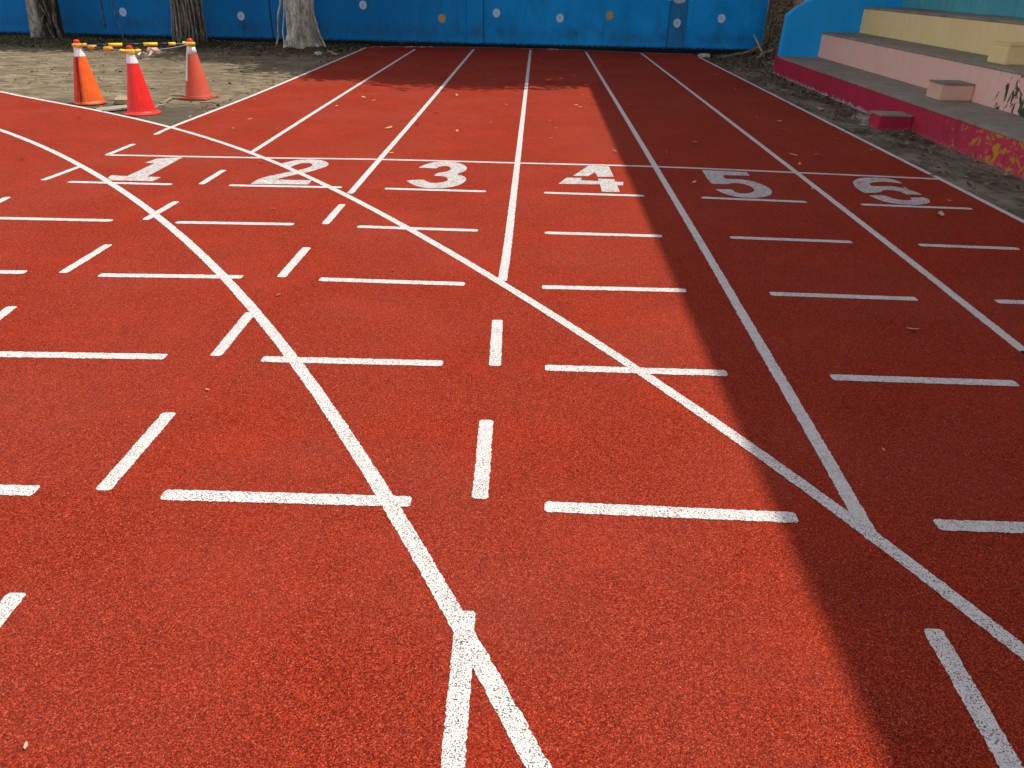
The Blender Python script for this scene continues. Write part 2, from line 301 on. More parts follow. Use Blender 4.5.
APL = [[3.7606,13.062],[4.0836,13.7752],[4.1254,13.5162],[4.0134,14.3266],[4.0368,15.1042],[3.9553,12.3937],[3.9152,11.5504],[3.7307,8.0813],[3.7215,7.6033],[3.878,7.2767],[3.7127,10.6958],[3.8644,9.3705],[4.0533,16.3337],[4.0332,17.1186],[3.7268,8.4484],[3.9135,9.0573]]
DEB = [[-5.0831,9.1691],[-4.9983,9.57],[-5.0864,9.8016]]
DOTS = [[-9.626, 0.552, 0, 0], [-6.878, 0.525, 0, 0], [-4.028, 0.812, 0, 0], [-2.225, 0.57, 1, 0], [-0.975, 0.71, 0, 0], [0.477, 0.637, 0, 0], [1.6, 0.712, 1, 0], [3.14, 0.59, 0, 1], [4.138, 0.703, 0, 0]]
PATCHES = [[-0.378, 1.048, 0.105, 0.111, 0], [-0.153, 1.053, 0.079, 0.097, 0], [0.524, 1.066, 0.079, 0.139, 0], [1.402, 1.084, 0.079, 0.097, 0], [2.118, 1.119, 0.132, 0.167, 0], [2.433, 1.105, 0.132, 0.139, 0], [2.923, 1.135, 0.184, 0.194, 0], [3.104, 1.118, 0.211, 0.25, 1], [3.436, 1.145, 0.184, 0.194, 0], [4.174, 1.14, 0.079, 0.139, 0], [4.441, 1.145, 0.105, 0.111, 0], [4.819, 1.153, 0.132, 0.111, 0]]
WOODB = [[-5.205, 9.855], [-4.985, 9.893], [-5.156, 10.256], [-5.347, 10.222]]
BOARD = [[-5.116, 9.2], [-4.875, 9.506], [-4.993, 9.726], [-5.202, 9.413]]
TWIGS = [([-4.648, 9.877], [-4.684, 10.311], 0.012, 'short brown twig between the bright red and faded cones'), ([-4.789, 10.526], [-4.605, 10.465], 0.008, 'thin rod laid as the shadow streak beside the faded cone base'), ([-4.213, 10.038], [-4.017, 9.987], 0.01, 'pale twig in front of the faded cone'), ([-4.402, 17.387], [-4.019, 16.566], 0.022, 'pale broken branch on the litter right of the bright trunk'), ([-4.548, 9.487], [-4.545, 9.811], 0.01, 'curved tan twig just right of the bright red cone')]  # the thin rod at the faded cone stands in for its shadow
F13 = [0.167, 0.262, 0.384, 0.571, 0.698, 0.798, 0.863]
F12 = [0.235, 0.352, 0.544, 0.657]
F23 = [0.047, 0.231, 0.278, 0.407]
RIBBON = [[-4.594, 9.45, 0.585], [-4.575, 9.49, 0.63], [-4.564, 9.53, 0.6], [-4.474, 9.45, 0.577], [-4.462, 9.49, 0.611], [-4.428, 9.53, 0.635], [-4.324, 9.45, 0.628], [-4.382, 9.49, 0.602], [-4.44, 9.53, 0.635], [-4.446, 9.45, 0.657], [-4.487, 9.49, 0.658]]
# ------------------------------------------------------------------ ground
TRK = mat_track(); PAINT = mat_paint(); PAINT2 = mat_paint('white_number_paint', .8)
def spline(pts, step):
    P = [Vector((p[0], p[1])) for p in pts]
    if len(P) == 2: q = [P[0], P[1]]; segs = [(P[0], P[0], P[1], P[1])]
    else:
        E = [P[0]*2-P[1]]+P+[P[-1]*2-P[-2]]
        segs = [(E[i], E[i+1], E[i+2], E[i+3]) for i in range(len(P)-1)]
    out = []
    for a, b, c, d in segs:
        n = max(1, int((c-b).length/step)) if len(P) > 2 else 1
        if len(P) == 2: n = max(1, int((c-b).length/step))
        for k in range(n):
            t = k/n
            if len(P) == 2: out.append(b.lerp(c, t)); continue
            out.append(.5*((2*b)+(c-a)*t+(2*a-5*b+4*c-d)*t*t+(-a+3*b-3*c+d)*t**3))
    out.append(P[-1].copy())
    return out
def smooth_pts(pts, it=2):          # relax hand-measured wobble of a long line
    P = [Vector((p[0], p[1])) for p in pts]
    for _ in range(it):
        Q = [p.copy() for p in P]
        for i in range(1, len(P)-1):
            a, b = P[i-1], P[i+1]; t = (P[i]-a).length/((P[i]-a).length+(b-P[i]).length)
            Q[i] = P[i].lerp(a.lerp(b, t), .4)
        P = Q
    return [tuple(p) for p in P]
def clip(v, a, b): return max(a, min(b, v))
def ribbon(name, pts, width, z, m, parent, label=None, round_end=True):
    ymin = min(p[1] for p in pts)
    step = .008 if ymin < 4 else .02
    c = spline(pts, step); n = len(c); vs = []; fs = []
    amp = .0022
    seed = random.random()*100
    for i, p in enumerate(c):
        t = (c[min(i+1, n-1)]-c[max(i-1, 0)]).normalized(); nr = Vector((-t.y, t.x))
        e = 1.0
        if round_end:
            d = min((p-c[0]).length, (p-c[-1]).length); r = .007
            if d < r: e = 1-.35*(1-d/r)**2
        for s in (-1, 1):
            j = amp*(MN.noise(Vector((p.x*120, p.y*120, s*9+seed))) + .5*MN.noise(Vector((p.x*30, p.y*30, s*5+seed))))*1.8
            q = p + nr*s*(width/2*e + j)
            vs.append((q.x, q.y, z))
    for i in range(n-1): fs.append((2*i, 2*i+2, 2*i+3, 2*i+1) if True else None)
    me = bpy.data.meshes.new(name); me.from_pydata(vs, [], fs); me.update()
    o = link(name, me, m, parent)
    if label: o['label'] = label
    return o
def extend(pts, d0=0, d1=0):
    P = [Vector((p[0], p[1])) for p in pts]
    if d0: P.insert(0, P[0]+(P[0]-P[1]).normalized()*d0)
    if d1:
        t = (P[-1]-P[-2]).normalized(); e = P[-1].copy(); k = int(d1/.25)
        P += [e+t*.25*(i+1) for i in range(k)]
    return [tuple(p) for p in P]

LN = [smooth_pts(l, 1) for l in LANES]
LN[1][-1] = (LN[1][-1][0], LN[1][-1][1]-.07)
LN[0] = extend(LN[0])
LN[6] = extend(LN[6], 0, 11)
DG = extend(DIAG, 0, 4)
# the diagonal line carries on to the left as the outer edge of the bend
DG = [(-13.0, 13.2), (-10.0, 12.1), (-8.3, 11.2)] + DG
def lead_in(pts, length, turn):       # carry a bend on beyond its first point, turning steadily
    P = [Vector(p) for p in pts]; d = (P[0]-P[2]).normalized(); a = math.atan2(d.y, d.x); q = P[0].copy(); out = []
    k = int(length/.5)
    for i in range(k):
        a += turn/k; q = q+Vector((cos(a), sin(a)))*.5; out.append((q.x, q.y))
    return out[::-1]+[tuple(p) for p in P]
CV = extend(lead_in(CURVE, 7, RD(22)), 0, 2.5)

# outline of the rubber: right edge, far edge, left edge down to the bend, bend, behind the camera
right = [(p[0]+.03, p[1]) for p in spline(LN[6], .5)]
far = [(p[0], p[1]+.05) for p in ENDL[::-1]]
leftl = [(p[0]-.028, p[1]) for p in spline(LN[0], .12) if p[1] > 8.36]
dg = [p for p in DG if p[0] < -3.7]
dgs = [(p[0]-.01, p[1]+.028) for p in spline(dg, .12) if p[0] < -3.88][::-1]
outline = [(right[0][0], far[0][1])] + right + [(3.56, -8), (-16, -8), (-16, 14.0)] + dgs[::-1] + leftl[::-1] + far[::-1]
def slab(name, ol, z0, z1, m, parent=None):
    bm = bmesh.new(); vv = [bm.verts.new((x, y, z1)) for x, y in ol]
    f = bm.faces.new(vv); f.normal_update()
    if f.normal.z < 0: f.normal_flip()
    r = bmesh.ops.extrude_face_region(bm, geom=[f])
    for v in [e for e in r['geom'] if isinstance(e, bmesh.types.BMVert)]: v.co.z = z0
    bmesh.ops.recalc_face_normals(bm, faces=bm.faces[:])
    bmesh.ops.triangulate(bm, faces=[f for f in bm.faces if len(f.verts) > 4])
    me = bpy.data.meshes.new(name); bm.to_mesh(me); bm.free()
    return link(name, me, m, parent)
track = slab('running_track', outline, -.03, 0, TRK)
tag(track, kind='structure')

for i, l in enumerate(LN): ribbon('lane_line', l, .05, .0006, PAINT, track)
ribbon('start_line', START, .05, .0011, PAINT, track, 'thin white start line crossing all the lanes')
ribbon('end_line', ENDL, .035, .0011, PAINT, track, 'faint white line at the foot of the blue wall')
ribbon('curve_line', CV, .05, .0016, PAINT, track, 'white curved line sweeping in from the left')
ribbon('diagonal_line', DG, .05, .0016, PAINT, track, 'white line crossing the lanes diagonally')
for d in DASH: ribbon('lane_dash', d, .052, .0011, PAINT, track)
for d in BAR: ribbon('cross_bar', d, .055, .0021, PAINT, track)
WORD = {'1': 'one', '2': 'two', '3': 'three', '4': 'four', '5': 'five', '6': 'six'}
for k, polys in DIGITS.items():
    bm = bmesh.new()
    for pl in polys:
        big = len(pl) > 14
        if big and k in '2356':     # round the traced outline
            P = [Vector(p) for p in pl]; q = []
            for i in range(len(P)):
                a, b, c = P[i-1], P[i], P[(i+1) % len(P)]
                u, v = (a-b).normalized(), (c-b).normalized()
                if u.dot(v) < -.45:
                    q += [b.lerp(a, .25), b.lerp(c, .25)]
                else: q.append(b)
            pl = [tuple(p) for p in q]
        f = bm.faces.new([bm.verts.new((x, y, .00085)) for x, y in pl]); f.normal_update()
        if f.normal.z < 0: f.normal_flip()
    bmesh.ops.triangulate(bm, faces=bm.faces[:])
    me = bpy.data.meshes.new('lane_number'); bm.to_mesh(me); bm.free()
    o = link('lane_number', me, PAINT2, track); o['label'] = 'white painted lane number ' + WORD[k]

# soil everywhere under and around the track
def grid(name, x0, x1, y0, y1, st, zf, m, parent=None):
    nx = int((x1-x0)/st)+1; ny = int((y1-y0)/st)+1
    vs = [(x0+i*st, y0+j*st, zf(x0+i*st, y0+j*st)) for j in range(ny) for i in range(nx)]
    fs = [(j*nx+i, j*nx+i+1, (j+1)*nx+i+1, (j+1)*nx+i) for j in range(ny-1) for i in range(nx-1)]
    return mesh(name, vs, fs, m, parent, True)
SOIL = mat_soil()
TREES_XY = [(-11.13, 18.75), (-7.73, 18.5), (-5.1, 18.0), (5.5, 19.45)]
def soil_z(x, y):
    z = -.030 + .016*MN.noise(Vector((x*1.3, y*1.3, 0))) + .010*MN.noise(Vector((x*5, y*5, 3)))
    for tx, ty in TREES_XY:
        d = math.hypot(x-tx, (y-ty)*1.2)
        if d < 1.4: z += .11*(1-d/1.4)**2
    if y > 17.2: z += .03*min(1, (y-17.2)/1.5)*(MN.noise(Vector((x*2.2, y*2.2, 9)))+.3) if x < -3.3 or x > 3.6 else 0
    if y > 19.0 and y < 19.47 and -3.9 < x < 5: z -= .09
    if -3.8 < x < 3.6 and y < 19.2: z = min(z, -.04)
    return z
g = grid('soil_ground', -20, 14, 8, 26, .12, soil_z, SOIL); tag(g, kind='structure')
big = mesh('ground', [(-400, -400, -.09), (400, -400, -.09), (400, 400, -.09), (-400, 400, -.09)], [(0, 1, 2, 3)], SOIL)
tag(big, kind='structure')
ap = grid('concrete_apron', 3.53, 4.37, -8, 15.6, .12, lambda x, y: -.014+.012*MN.noise(Vector((x*3, y*2, 1)))*(1 if x > 3.6 else 0), mat_apron())
tag(ap, kind='structure')

# ------------------------------------------------------------------ blue wall
WY = 19.45
WB = mat_wallblue()
wall = empty('boundary_wall', (0, WY, 0))
tag(wall, 'long blue painted wall with pale and orange dots behind the end of the track', 'wall')
def wbox(name, a, b, m, bev=.006): return box(name, (a[0], a[1]-0, a[2]), b, m, wall, bev)
for x0, x1 in ((-18, -6.2), (-6.17, -1.66), (-1.27, 2.955), (3.345, 5.14)):
    wbox('panel', (x0, 0, -.1), (x1, .15, 2.6), WB)
PIL = mat_plaster('pillar_blue', (.010, .20, .50), (.03, .19, .34), (.04, .10, .12), 1.0)
wbox('pillar', (-1.655, -.035, .045), (-1.275, .2, 2.66), WB)
wbox('pillar', (2.96, -.025, .075), (3.34, .2, 2.66), PIL)
wbox('pillar_foot', (-1.657, 0, -.1), (-1.273, .15, .2), WB)
wbox('pillar_foot', (2.958, 0, -.1), (3.342, .15, .2), WB)
wbox('coping', (-18, -.06, 2.665), (5.1, .25, 2.73), mat_simple('coping_concrete', (.3, .29, .27)))
PD = mat_simple('pale_dot_paint', (.58, .72, .85), .7, .2, 30); OD = mat_simple('orange_dot_paint', (.72, .33, .04), .7, .2, 30)
RG = mat_simple('dot_ring_paint', (.46, .38, .16), .7, .2, 30); PC = mat_simple('pale_dot_centre_paint', (.46, .60, .76), .7, .2, 30)
def disc(name, x, z, r, y, m, parent, el=1.08):
    n = 28; vs = [(x+r*cos(2*pi*k/n), y, z+r*el*sin(2*pi*k/n)) for k in range(n)]
    vs += [(v[0], y+.004, v[2]) for v in vs]
    fs = [tuple(range(n))] + [(k, k+n, (k+1) % n+n, (k+1) % n) for k in range(n)]
    return mesh(name, vs, fs, m, parent)
for x, z, o, pr in DOTS:
    y = -.040 if pr else -.005
    d = disc('painted_dot', x, z, .085, y, PD if not o else RG, wall)
    disc('dot_centre', x, z, .050 if o else .030, y-.003, OD if o else PC, d)
random.seed(11)
WP = mat_simple('peeled_pale_paint', (.50, .62, .68), .8, .35, 12)
def blob(name, cx, cz, rx, rz, y, m, parent, sd=0, n=40):
    vs = []
    for k in range(n):
        q = 2*pi*k/n; r = 1+.35*MN.noise(Vector((cos(q)*2, sin(q)*2, sd)))+.15*MN.noise(Vector((cos(q)*7, sin(q)*7, sd+5)))
        vs.append((cx+rx*r*cos(q), y, cz+rz*r*sin(q)))
    vs += [(v[0], y+.004, v[2]) for v in vs]
    fs = [tuple(range(n))] + [(k, k+n, (k+1) % n+n, (k+1) % n) for k in range(n)]
    return mesh(name, vs, fs, m, parent)
for i, (x, z, rx, rz, pr) in enumerate(PATCHES):
    z += .05; rz *= .72; rx *= .85; blob('painted_patch', x, z, rx, rz, -.040 if pr else -.004, WP, wall, i*3)

# far background behind the tree on the right
fb = box('grey_wall', (6.5, 24, -.1), (16, 24.2, 3.2), mat_simple('lilac_grey_render', (.42, .40, .46), .8, .2, 3), None, .01)
tag(fb, 'pale lilac grey wall glimpsed past the blue stand end', 'wall')

# ------------------------------------------------------------------ grandstand
TREAD = mat_plaster('bare_concrete', (.23, .205, .155), (.33, .30, .235), (.10, .085, .06), .7)
CR = mat_crimson()
PK = mat_plaster('pink_paint', (.82, .46, .38), (.80, .52, .42), (.5, .34, .25), .28, peel=((.045, .07, .035), 9.55, .60, 6, (1, 1, .6)))
YL = mat_plaster('cream_yellow_paint', (.85, .67, .33), (.80, .61, .28), (.5, .38, .18), .22)
TL = mat_plaster('teal_paint', (.07, .33, .38), (.10, .40, .44), (.05, .12, .14), .5)
BL = mat_plaster('bright_blue_paint', (.010, .36, .84), (.014, .42, .90), (.02, .22, .50), .25)
GR = mat_simple('grey_concrete', (.32, .31, .29))
stand = empty('grandstand', (4.29, 4, 0))
tag(stand, 'stepped concrete spectator stand with crimson, pink, yellow and teal risers', 'grandstand')
def sbox(name, a, b, m, bev=.008, label=None):
    o = box(name, (a[0]-4.29, a[1]-4, a[2]), (b[0]-4.29, b[1]-4, b[2]), m, stand, bev)
    # keep texture in world metres
    if label: o['label'] = label
    return o
def world_space(o, sub=0):      # move the origin so that Object coordinates equal world coordinates
    return o
tiers = [(4.29, .30, CR, 'crimson'), (4.98, .705, PK, 'pink'), (5.62, 1.115, YL, 'pale yellow'), (6.26, 1.53, TL, 'teal'), (6.9, 1.94, PK, 'pink'), (7.54, 2.35, YL, 'pale yellow')]
YN, YF = -8.0, 15.0
for i, (x, z, m, c) in enumerate(tiers):
    zb = -.08 if i == 0 else tiers[i-1][1]+.002
    xn = tiers[i+1][0] if i+1 < len(tiers) else 8.4
    sbox('riser', (x, YN, zb), (x+.10, YF, z-.035), m, .004, c+' painted riser')
    sbox('tread', (x-.006, YN, z-.034), (xn+.08, YF, z), TREAD, .008)
# end cheek wall with its sloping top
prof = [(4.325, .302), (4.345, .96), (4.50, 1.09), (4.80, 1.25), (5.6, 1.75), (8.4, 3.4), (8.4, -.08), (4.325, -.08)]
vs = [(x-4.29, YF+.002-4, z) for x, z in prof] + [(x-4.29, YF+.22-4, z) for x, z in prof]
n = len(prof)
o = mesh('end_wall', vs, [tuple(range(n)), tuple(range(n, 2*n))[::-1]] + [(k, k+n, (k+1) % n+n, (k+1) % n) for k in range(n)], BL, stand)
o['label'] = 'bright blue end wall with sloping top'
sbox('end_foot', (4.29, YF+.002, -.08), (4.322, YF+.2, .30), CR, .004)
def block(x0, x1, y0, y1, z0, z1, m, c):
    o = sbox('step_block', (x0, y0, z0), (x1, y1, z1-.02), m, .012, c+' painted step block')
    sbox('block_top', (x0-.002, y0-.002, z1-.019), (x1, y1+.002, z1), TREAD if c != 'pale yellow' else YL, .006)
block(3.92, 4.287, 9.28, 9.60, -.06, .16, CR, 'crimson')
block(4.62, 4.977, 9.47, 9.84, .302, .49, mat_plaster('salmon_paint', (.72, .42, .31), (.76, .48, .35), (.4, .26, .2), .35), 'salmon')
block(5.15, 5.617, 9.33, 9.72, .707, .92, YL, 'pale yellow')
block(3.92, 4.287, 2.2, 2.55, -.06, .17, CR, 'crimson')
WHT = mat_simple('off_white_render', (.72, .68, .60), .8, .1, 2)
sbox('back_wall', (8.42, YN, -.08), (8.62, YF+.22, 5.2), WHT, .01)
ROOF = mat_simple('roof_sheet', (.7, .68, .62))
sbox('roof', (4.567, YN, 7.0), (10.8, 17.6, 7.15), ROOF, .01)
for yy in (-6, -1, 4, 9, 14.4): sbox('column', (7.6, yy, 2.352), (7.9, yy+.3, 6.995), GR, .02)

# broken concrete lump on the apron
def rock(name, loc, s, m, sd, label, cat, group=None):
    bm = bmesh.new(); bmesh.ops.create_icosphere(bm, subdivisions=3, radius=1)
    for v in bm.verts:
        f = 1+.35*MN.noise(v.co*1.3+Vector((sd, 0, 0)))+.12*MN.noise(v.co*4+Vector((sd, 3, 0)))
        v.co = Vector((v.co.x*s[0]*f, v.co.y*s[1]*f, max(-.3, min(.55, v.co.z*f))*s[2]))
    me = bpy.data.meshes.new(name); bm.to_mesh(me); bm.free()
    o = link(name, me, m, None, loc); tag(o, label, cat, group); return o
LC = mat_simple('broken_concrete', (.34, .32, .27), .95, .5, 18)
rock('concrete_lump', (4.07, 10.12, -.01), (.13, .22, .055), LC, 2, 'broken pale concrete lump against the crimson riser by its step block', 'rubble')
rock('concrete_lump', (3.98, 9.72, -.01), (.10, .16, .05), LC, 5, 'smaller flat chip of concrete just behind the crimson step block', 'rubble')
rock('stone', (3.62, 18.35, 0), (.12, .09, .09), mat_simple('pale_stone', (.5, .47, .40), .9, .3, 14), 8, 'pale stone at the far right corner of the track', 'stone')
rock('stone', (-4.45, 16.75, -.01), (.09, .07, .08), mat_simple('cream_stone', (.55, .5, .40), .9, .3, 14), 9, 'small cream stone in front of the pale tree trunk', 'stone')

# ------------------------------------------------------------------ trees
def trunk_mesh(name, base, r0, r1, h, lean, m, parent, sd, flare=.35, lobes=6, lob=.12):
    n = 48; L = 46; vs = []; fs = []
    for j in range(L):
        t = j/(L-1); z = -.15+(h+.15)*t**1.4
        rr = r0+(r1-r0)*t + flare*r0*max(0, 1-(z+.05)/.42)**2.2
        cx = base[0]+lean[0]*z; cy = base[1]+lean[1]*z
        for k in range(n):
            q = 2*pi*k/n
            f = 1+lob*(1-.4*t)*sin(lobes*q+sd+1.3*MN.noise(Vector((z*.8, sd, 0)))) + .10*MN.noise(Vector((cos(q)*1.6, sin(q)*1.6, z*1.1+sd)))*1.5 + .05*MN.noise(Vector((cos(q)*6, sin(q)*6, z*4+sd)))
            f += max(0, 1-z/.35)*.28*max(0, sin(lobes*q*.8+sd*2))**2 if z < .35 else 0
            vs.append((cx+rr*f*cos(q), cy+rr*f*sin(q), z))
    for j in range(L-1):
        for k in range(n): fs.append((j*n+k, j*n+(k+1) % n, (j+1)*n+(k+1) % n, (j+1)*n+k))
    return mesh(name, vs, fs, m, parent, True)
LEAF = mat_leaf('ficus_leaf', (.035, .085, .015), (.075, .14, .03))
def crown(name, c, rad, nclump, per, m, parent, sd, holes=None):
    rnd = random.Random(sd); vs = []; fs = []; cl = []
    for i in range(nclump):
        while True:
            p = Vector((rnd.uniform(-1, 1), rnd.uniform(-1, 1), rnd.uniform(-1, 1)))
            if p.length < 1: break
        cl.append(Vector((c[0]+p.x*rad[0], c[1]+p.y*rad[1], c[2]+p.z*rad[2])))
    for q in cl:
        s = rnd.uniform(.30, .65)
        for k in range(per):
            d = Vector((rnd.gauss(0, 1), rnd.gauss(0, 1), rnd.gauss(0, .7)))*s*.55
            p = q+d; a = Vector((rnd.uniform(-1, 1), rnd.uniform(-1, 1), rnd.uniform(-.5, .5))).normalized()
            b = a.cross(Vector((rnd.uniform(-.5, .5), rnd.uniform(-.5, .5), 1))).normalized()
            l = rnd.uniform(.07, .12); w = l*.5; i = len(vs)
            vs += [p-a*l, p-b*w, p+a*l, p+b*w]; fs.append((i, i+1, i+2, i+3))
    return mesh(name, vs, fs, m, parent), cl
def tree(loc, label, kind_m, r0, r1, h, lean, sd, cc, cr, ncl, per, roots=(), flare=.35, lobes=6, lob=.12, rootm=None, extra=None):
    t = empty('ficus_tree', (loc[0], loc[1], 0)); tag(t, label, 'tree', 'trees along the blue wall')
    trunk_mesh('trunk', (0, 0), r0, r1, h, lean, kind_m, t, sd, flare, lobes, lob)
    o, cl = crown('crown', (cc[0]-loc[0], cc[1]-loc[1], cc[2]), cr, ncl, per, LEAF, t, sd)
    if extra: crown('crown', (extra[0]-loc[0], extra[1]-loc[1], extra[2]), (2.2, 2.2, 1.2), 170, 70, LEAF, t, sd+1)  # second leaf mass, out of view, added to shade the far right corner
    top = Vector((lean[0]*h, lean[1]*h, h-.3)); rnd = random.Random(sd)
    hub = Vector(((cc[0]-loc[0]), (cc[1]-loc[1]), cc[2]-cr[2]*.5))
    for k in range(9):
        e = rnd.choice(cl); mid = top.lerp(e, .5)+Vector((0, 0, .3)); 
        tube('branch', [top-Vector((0, 0, .4)), top.lerp(mid, .5)+Vector((rnd.uniform(-.1, .1), 0, .15)), mid, e], [r1*.55, r1*.42, r1*.28, .02], kind_m, t, 8)
    for pts, rad in roots:
        tube('aerial_root', [(p[0]-loc[0], p[1]-loc[1], p[2]) for p in pts], rad, rootm or kind_m, t, 6)
    return t
BK1 = mat_bark('pale_bark', (.50, .46, .38), (.15, .13, .10), .36, .58, True)
BK2 = mat_bark('dark_bark', (.34, .29, .23), (.03, .024, .018), .40, .62)
BK3 = mat_bark('sunlit_bark', (.74, .69, .58), (.24, .20, .15), .34, .56)  # sun dapples on this trunk are put into the lighter bark colour
BK4 = mat_mottle('mottled_bark', (.30, .22, .14), (.05, .038, .026))
def wig(a, b, n=6, amp=.04, sd=0):
    a, b = Vector(a), Vector(b); rnd = random.Random(sd)
    return [a.lerp(b, i/n)+Vector((rnd.uniform(-amp, amp), rnd.uniform(-amp, amp), 0))*(0 if i in (0, n) else 1) for i in range(n+1)]
T1, T2, T3, T4 = TREES_XY
tree(T1, 'pale grey trunk at the far left with a dark strangled right side', BK1, .30, .285, 4.2, (.09, 0), 3, (-9.6, 18.6, 5.6), (3.0, 2.3, 1.5), 190, 60,
     roots=[(wig((T1[0]+.30, T1[1]-.26, -.05), (T1[0]+.20, T1[1]-.26, 2.5), sd=1), .035), (wig((T1[0]+.42, T1[1]-.18, -.05), (T1[0]+.28, T1[1]-.1, 2.5), sd=2), .05),
            (wig((T1[0]+.05, T1[1]-.42, -.05), (T1[0]+.30, T1[1]-.28, .7), sd=3), .022), (wig((T1[0]+.36, T1[1]-.3, -.05), (T1[0]+.12, T1[1]-.3, .95), sd=4), .025),
            (wig((T1[0]+1.28, T1[1]+.2, .20), (T1[0]+1.22, T1[1]+.2, 3.6), sd=5, amp=.02), .018), (wig((T1[0]+1.55, T1[1]+.4, -.05), (T1[0]+1.36, T1[1]+.3, 2.0), sd=6, amp=.02), .014)], flare=.12, rootm=BK2)
r = []
for k in range(13):
    q = -pi*(.05+.9*k/12); q2 = q+random.Random(k).uniform(-.5, .5)
    r.append((wig((T2[0]+.38*cos(q), T2[1]+.36*sin(q), -.05), (T2[0]+.09+.27*cos(q2), T2[1]+.27*sin(q2), 1.9), sd=k+30, amp=.03), .018+.014*random.Random(k+9).random()))
tree(T2, 'dark trunk wrapped in stringy roots, behind the farthest cone', BK2, .29, .25, 4.4, (.05, 0), 7, (-6.6, 18.9, 5.9), (2.6, 2.2, 1.5), 170, 60, roots=r, rootm=mat_bark('root_bark', (.42, .37, .30), (.12, .10, .08)), flare=.10, lobes=9, lob=.10)
tree(T3, 'pale bright trunk with buttress roots, beside the left edge of the track', BK3, .30, .28, 4.0, (.02, 0), 12, (-1.9, 17.8, 6.2), (2.7, 2.5, 1.3), 200, 60,
     roots=[(wig((T3[0]-.62, T3[1]+.1, -.03), (T3[0]-.30, T3[1], 1.3), sd=11, amp=.03), .022), (wig((T3[0]-.42, T3[1], -.03), (T3[0]-.30, T3[1], 1.0), sd=12, amp=.02), .016),
            (wig((T3[0]+.50, T3[1], -.03), (T3[0]+.26, T3[1], .75), sd=13, amp=.02), .024), (wig((T3[0]+.07, T3[1]-.30, .0), (T3[0]+.10, T3[1]-.27, 2.0), sd=14, amp=.012), .020)], flare=.22, lobes=7, lob=.09)
tree(T4, 'dark mottled trunk between the blue wall and the blue stand end', BK4, .36, .34, 4.6, (0, 0), 21, (2.9, 16.2, 7.2), (4.2, 3.7, 1.5), 520, 70,
     roots=[(wig((T4[0]-.55, T4[1]-.5, -.02), (T4[0]-.30, T4[1]-.28, .7), sd=21), .03), (wig((T4[0]-.85, T4[1]-.75, -.02), (T4[0]-.32, T4[1]-.25, .35), sd=22), .045),
            (wig((T4[0]-1.6, T4[1]-1.3, .0), (T4[0]-.3, T4[1]-.3, .12), sd=23, amp=.10), .04), (wig((T4[0]-.9, T4[1]-1.9, .0), (T4[0]-.2, T4[1]-.35, .12), sd=24, amp=.10), .035)], flare=.5, lobes=5, extra=(7.0, 19.2, 7.2))
st = tube('fallen_stick', [(4.78, 18.9, .42), (4.98, 18.55, .0)], .018, mat_simple('bleached_wood', (.42, .37, .30)))
tag(st, 'bleached stick leaning at the foot of the right hand tree', 'stick')
pst = tube('brown_post', [(6.2, 20.6, -.1), (6.2, 20.6, 3)], .06, mat_simple('rust_brown_paint', (.14, .05, .03)))
tag(pst, 'thin rust brown post behind the right hand tree', 'post')

# leaf litter and weeds at the wall foot
def litter(name, regs, m, sd, label, size=(.015, .045), up=.02):
    rnd = random.Random(sd); vs = []; fs = []
    for (x0, x1, y0, y1, cnt) in regs:
        for _ in range(cnt):
            x = rnd.uniform(x0, x1); y = rnd.uniform(y0, y1); z = soil_z(x, y) if not (3.55 < x < 4.29 and y < 15.5) else .0
            if MN.noise(Vector((x*1.7, y*1.7, sd))) < rnd.uniform(-.5, .25): continue
            l = rnd.uniform(*size); a = rnd.uniform(0, 2*pi); p = Vector((x, y, z+rnd.uniform(.004, up)))
            u = Vector((cos(a), sin(a), rnd.uniform(-.4, .4)))*l; v = Vector((-sin(a), cos(a), rnd.uniform(-.5, .5)))*l*rnd.uniform(.25, .6)
            i = len(vs); vs += [p-u, p-v, p+u+Vector((0, 0, l*.3)), p+v]; fs.append((i, i+1, i+2, i+3))
    o = mesh(name, vs, fs, m); tag(o, label, 'leaf litter', kind='stuff'); return o
litter('leaf_litter', [(-14, -3.5, 16.6, 19.4, 5200), (3.6, 5.6, 15.3, 19.4, 5200), (3.6, 4.25, 13.4, 15.6, 500), (-6.3, -3.95, 16.2, 18.4, 2600), (-3.8, 5.0, 19.2, 19.44, 600), (3.95, 4.28, 7, 15.2, 260), (3.56, 4.2, 9, 15.5, 900), (3.56, 4.2, 5, 9, 260), (-4.1, -3.9, 9, 16, 160), (-8, -4.2, 11, 16.2, 350)], mat_leaf('dry_litter', (.045, .032, .018), (.24, .16, .085)), 4, 'brown dry leaf litter gathered along the wall foot and under the trees')
litter('gravel_crumbs', [(-12, -3.9, 9, 17, 2200), (3.56, 4.25, 4, 15.5, 700)], mat_leaf('pale_grit', (.30, .26, .19), (.10, .08, .055)), 8, 'loose pale grit and bark crumbs on the dry soil', (.008, .028), .012)
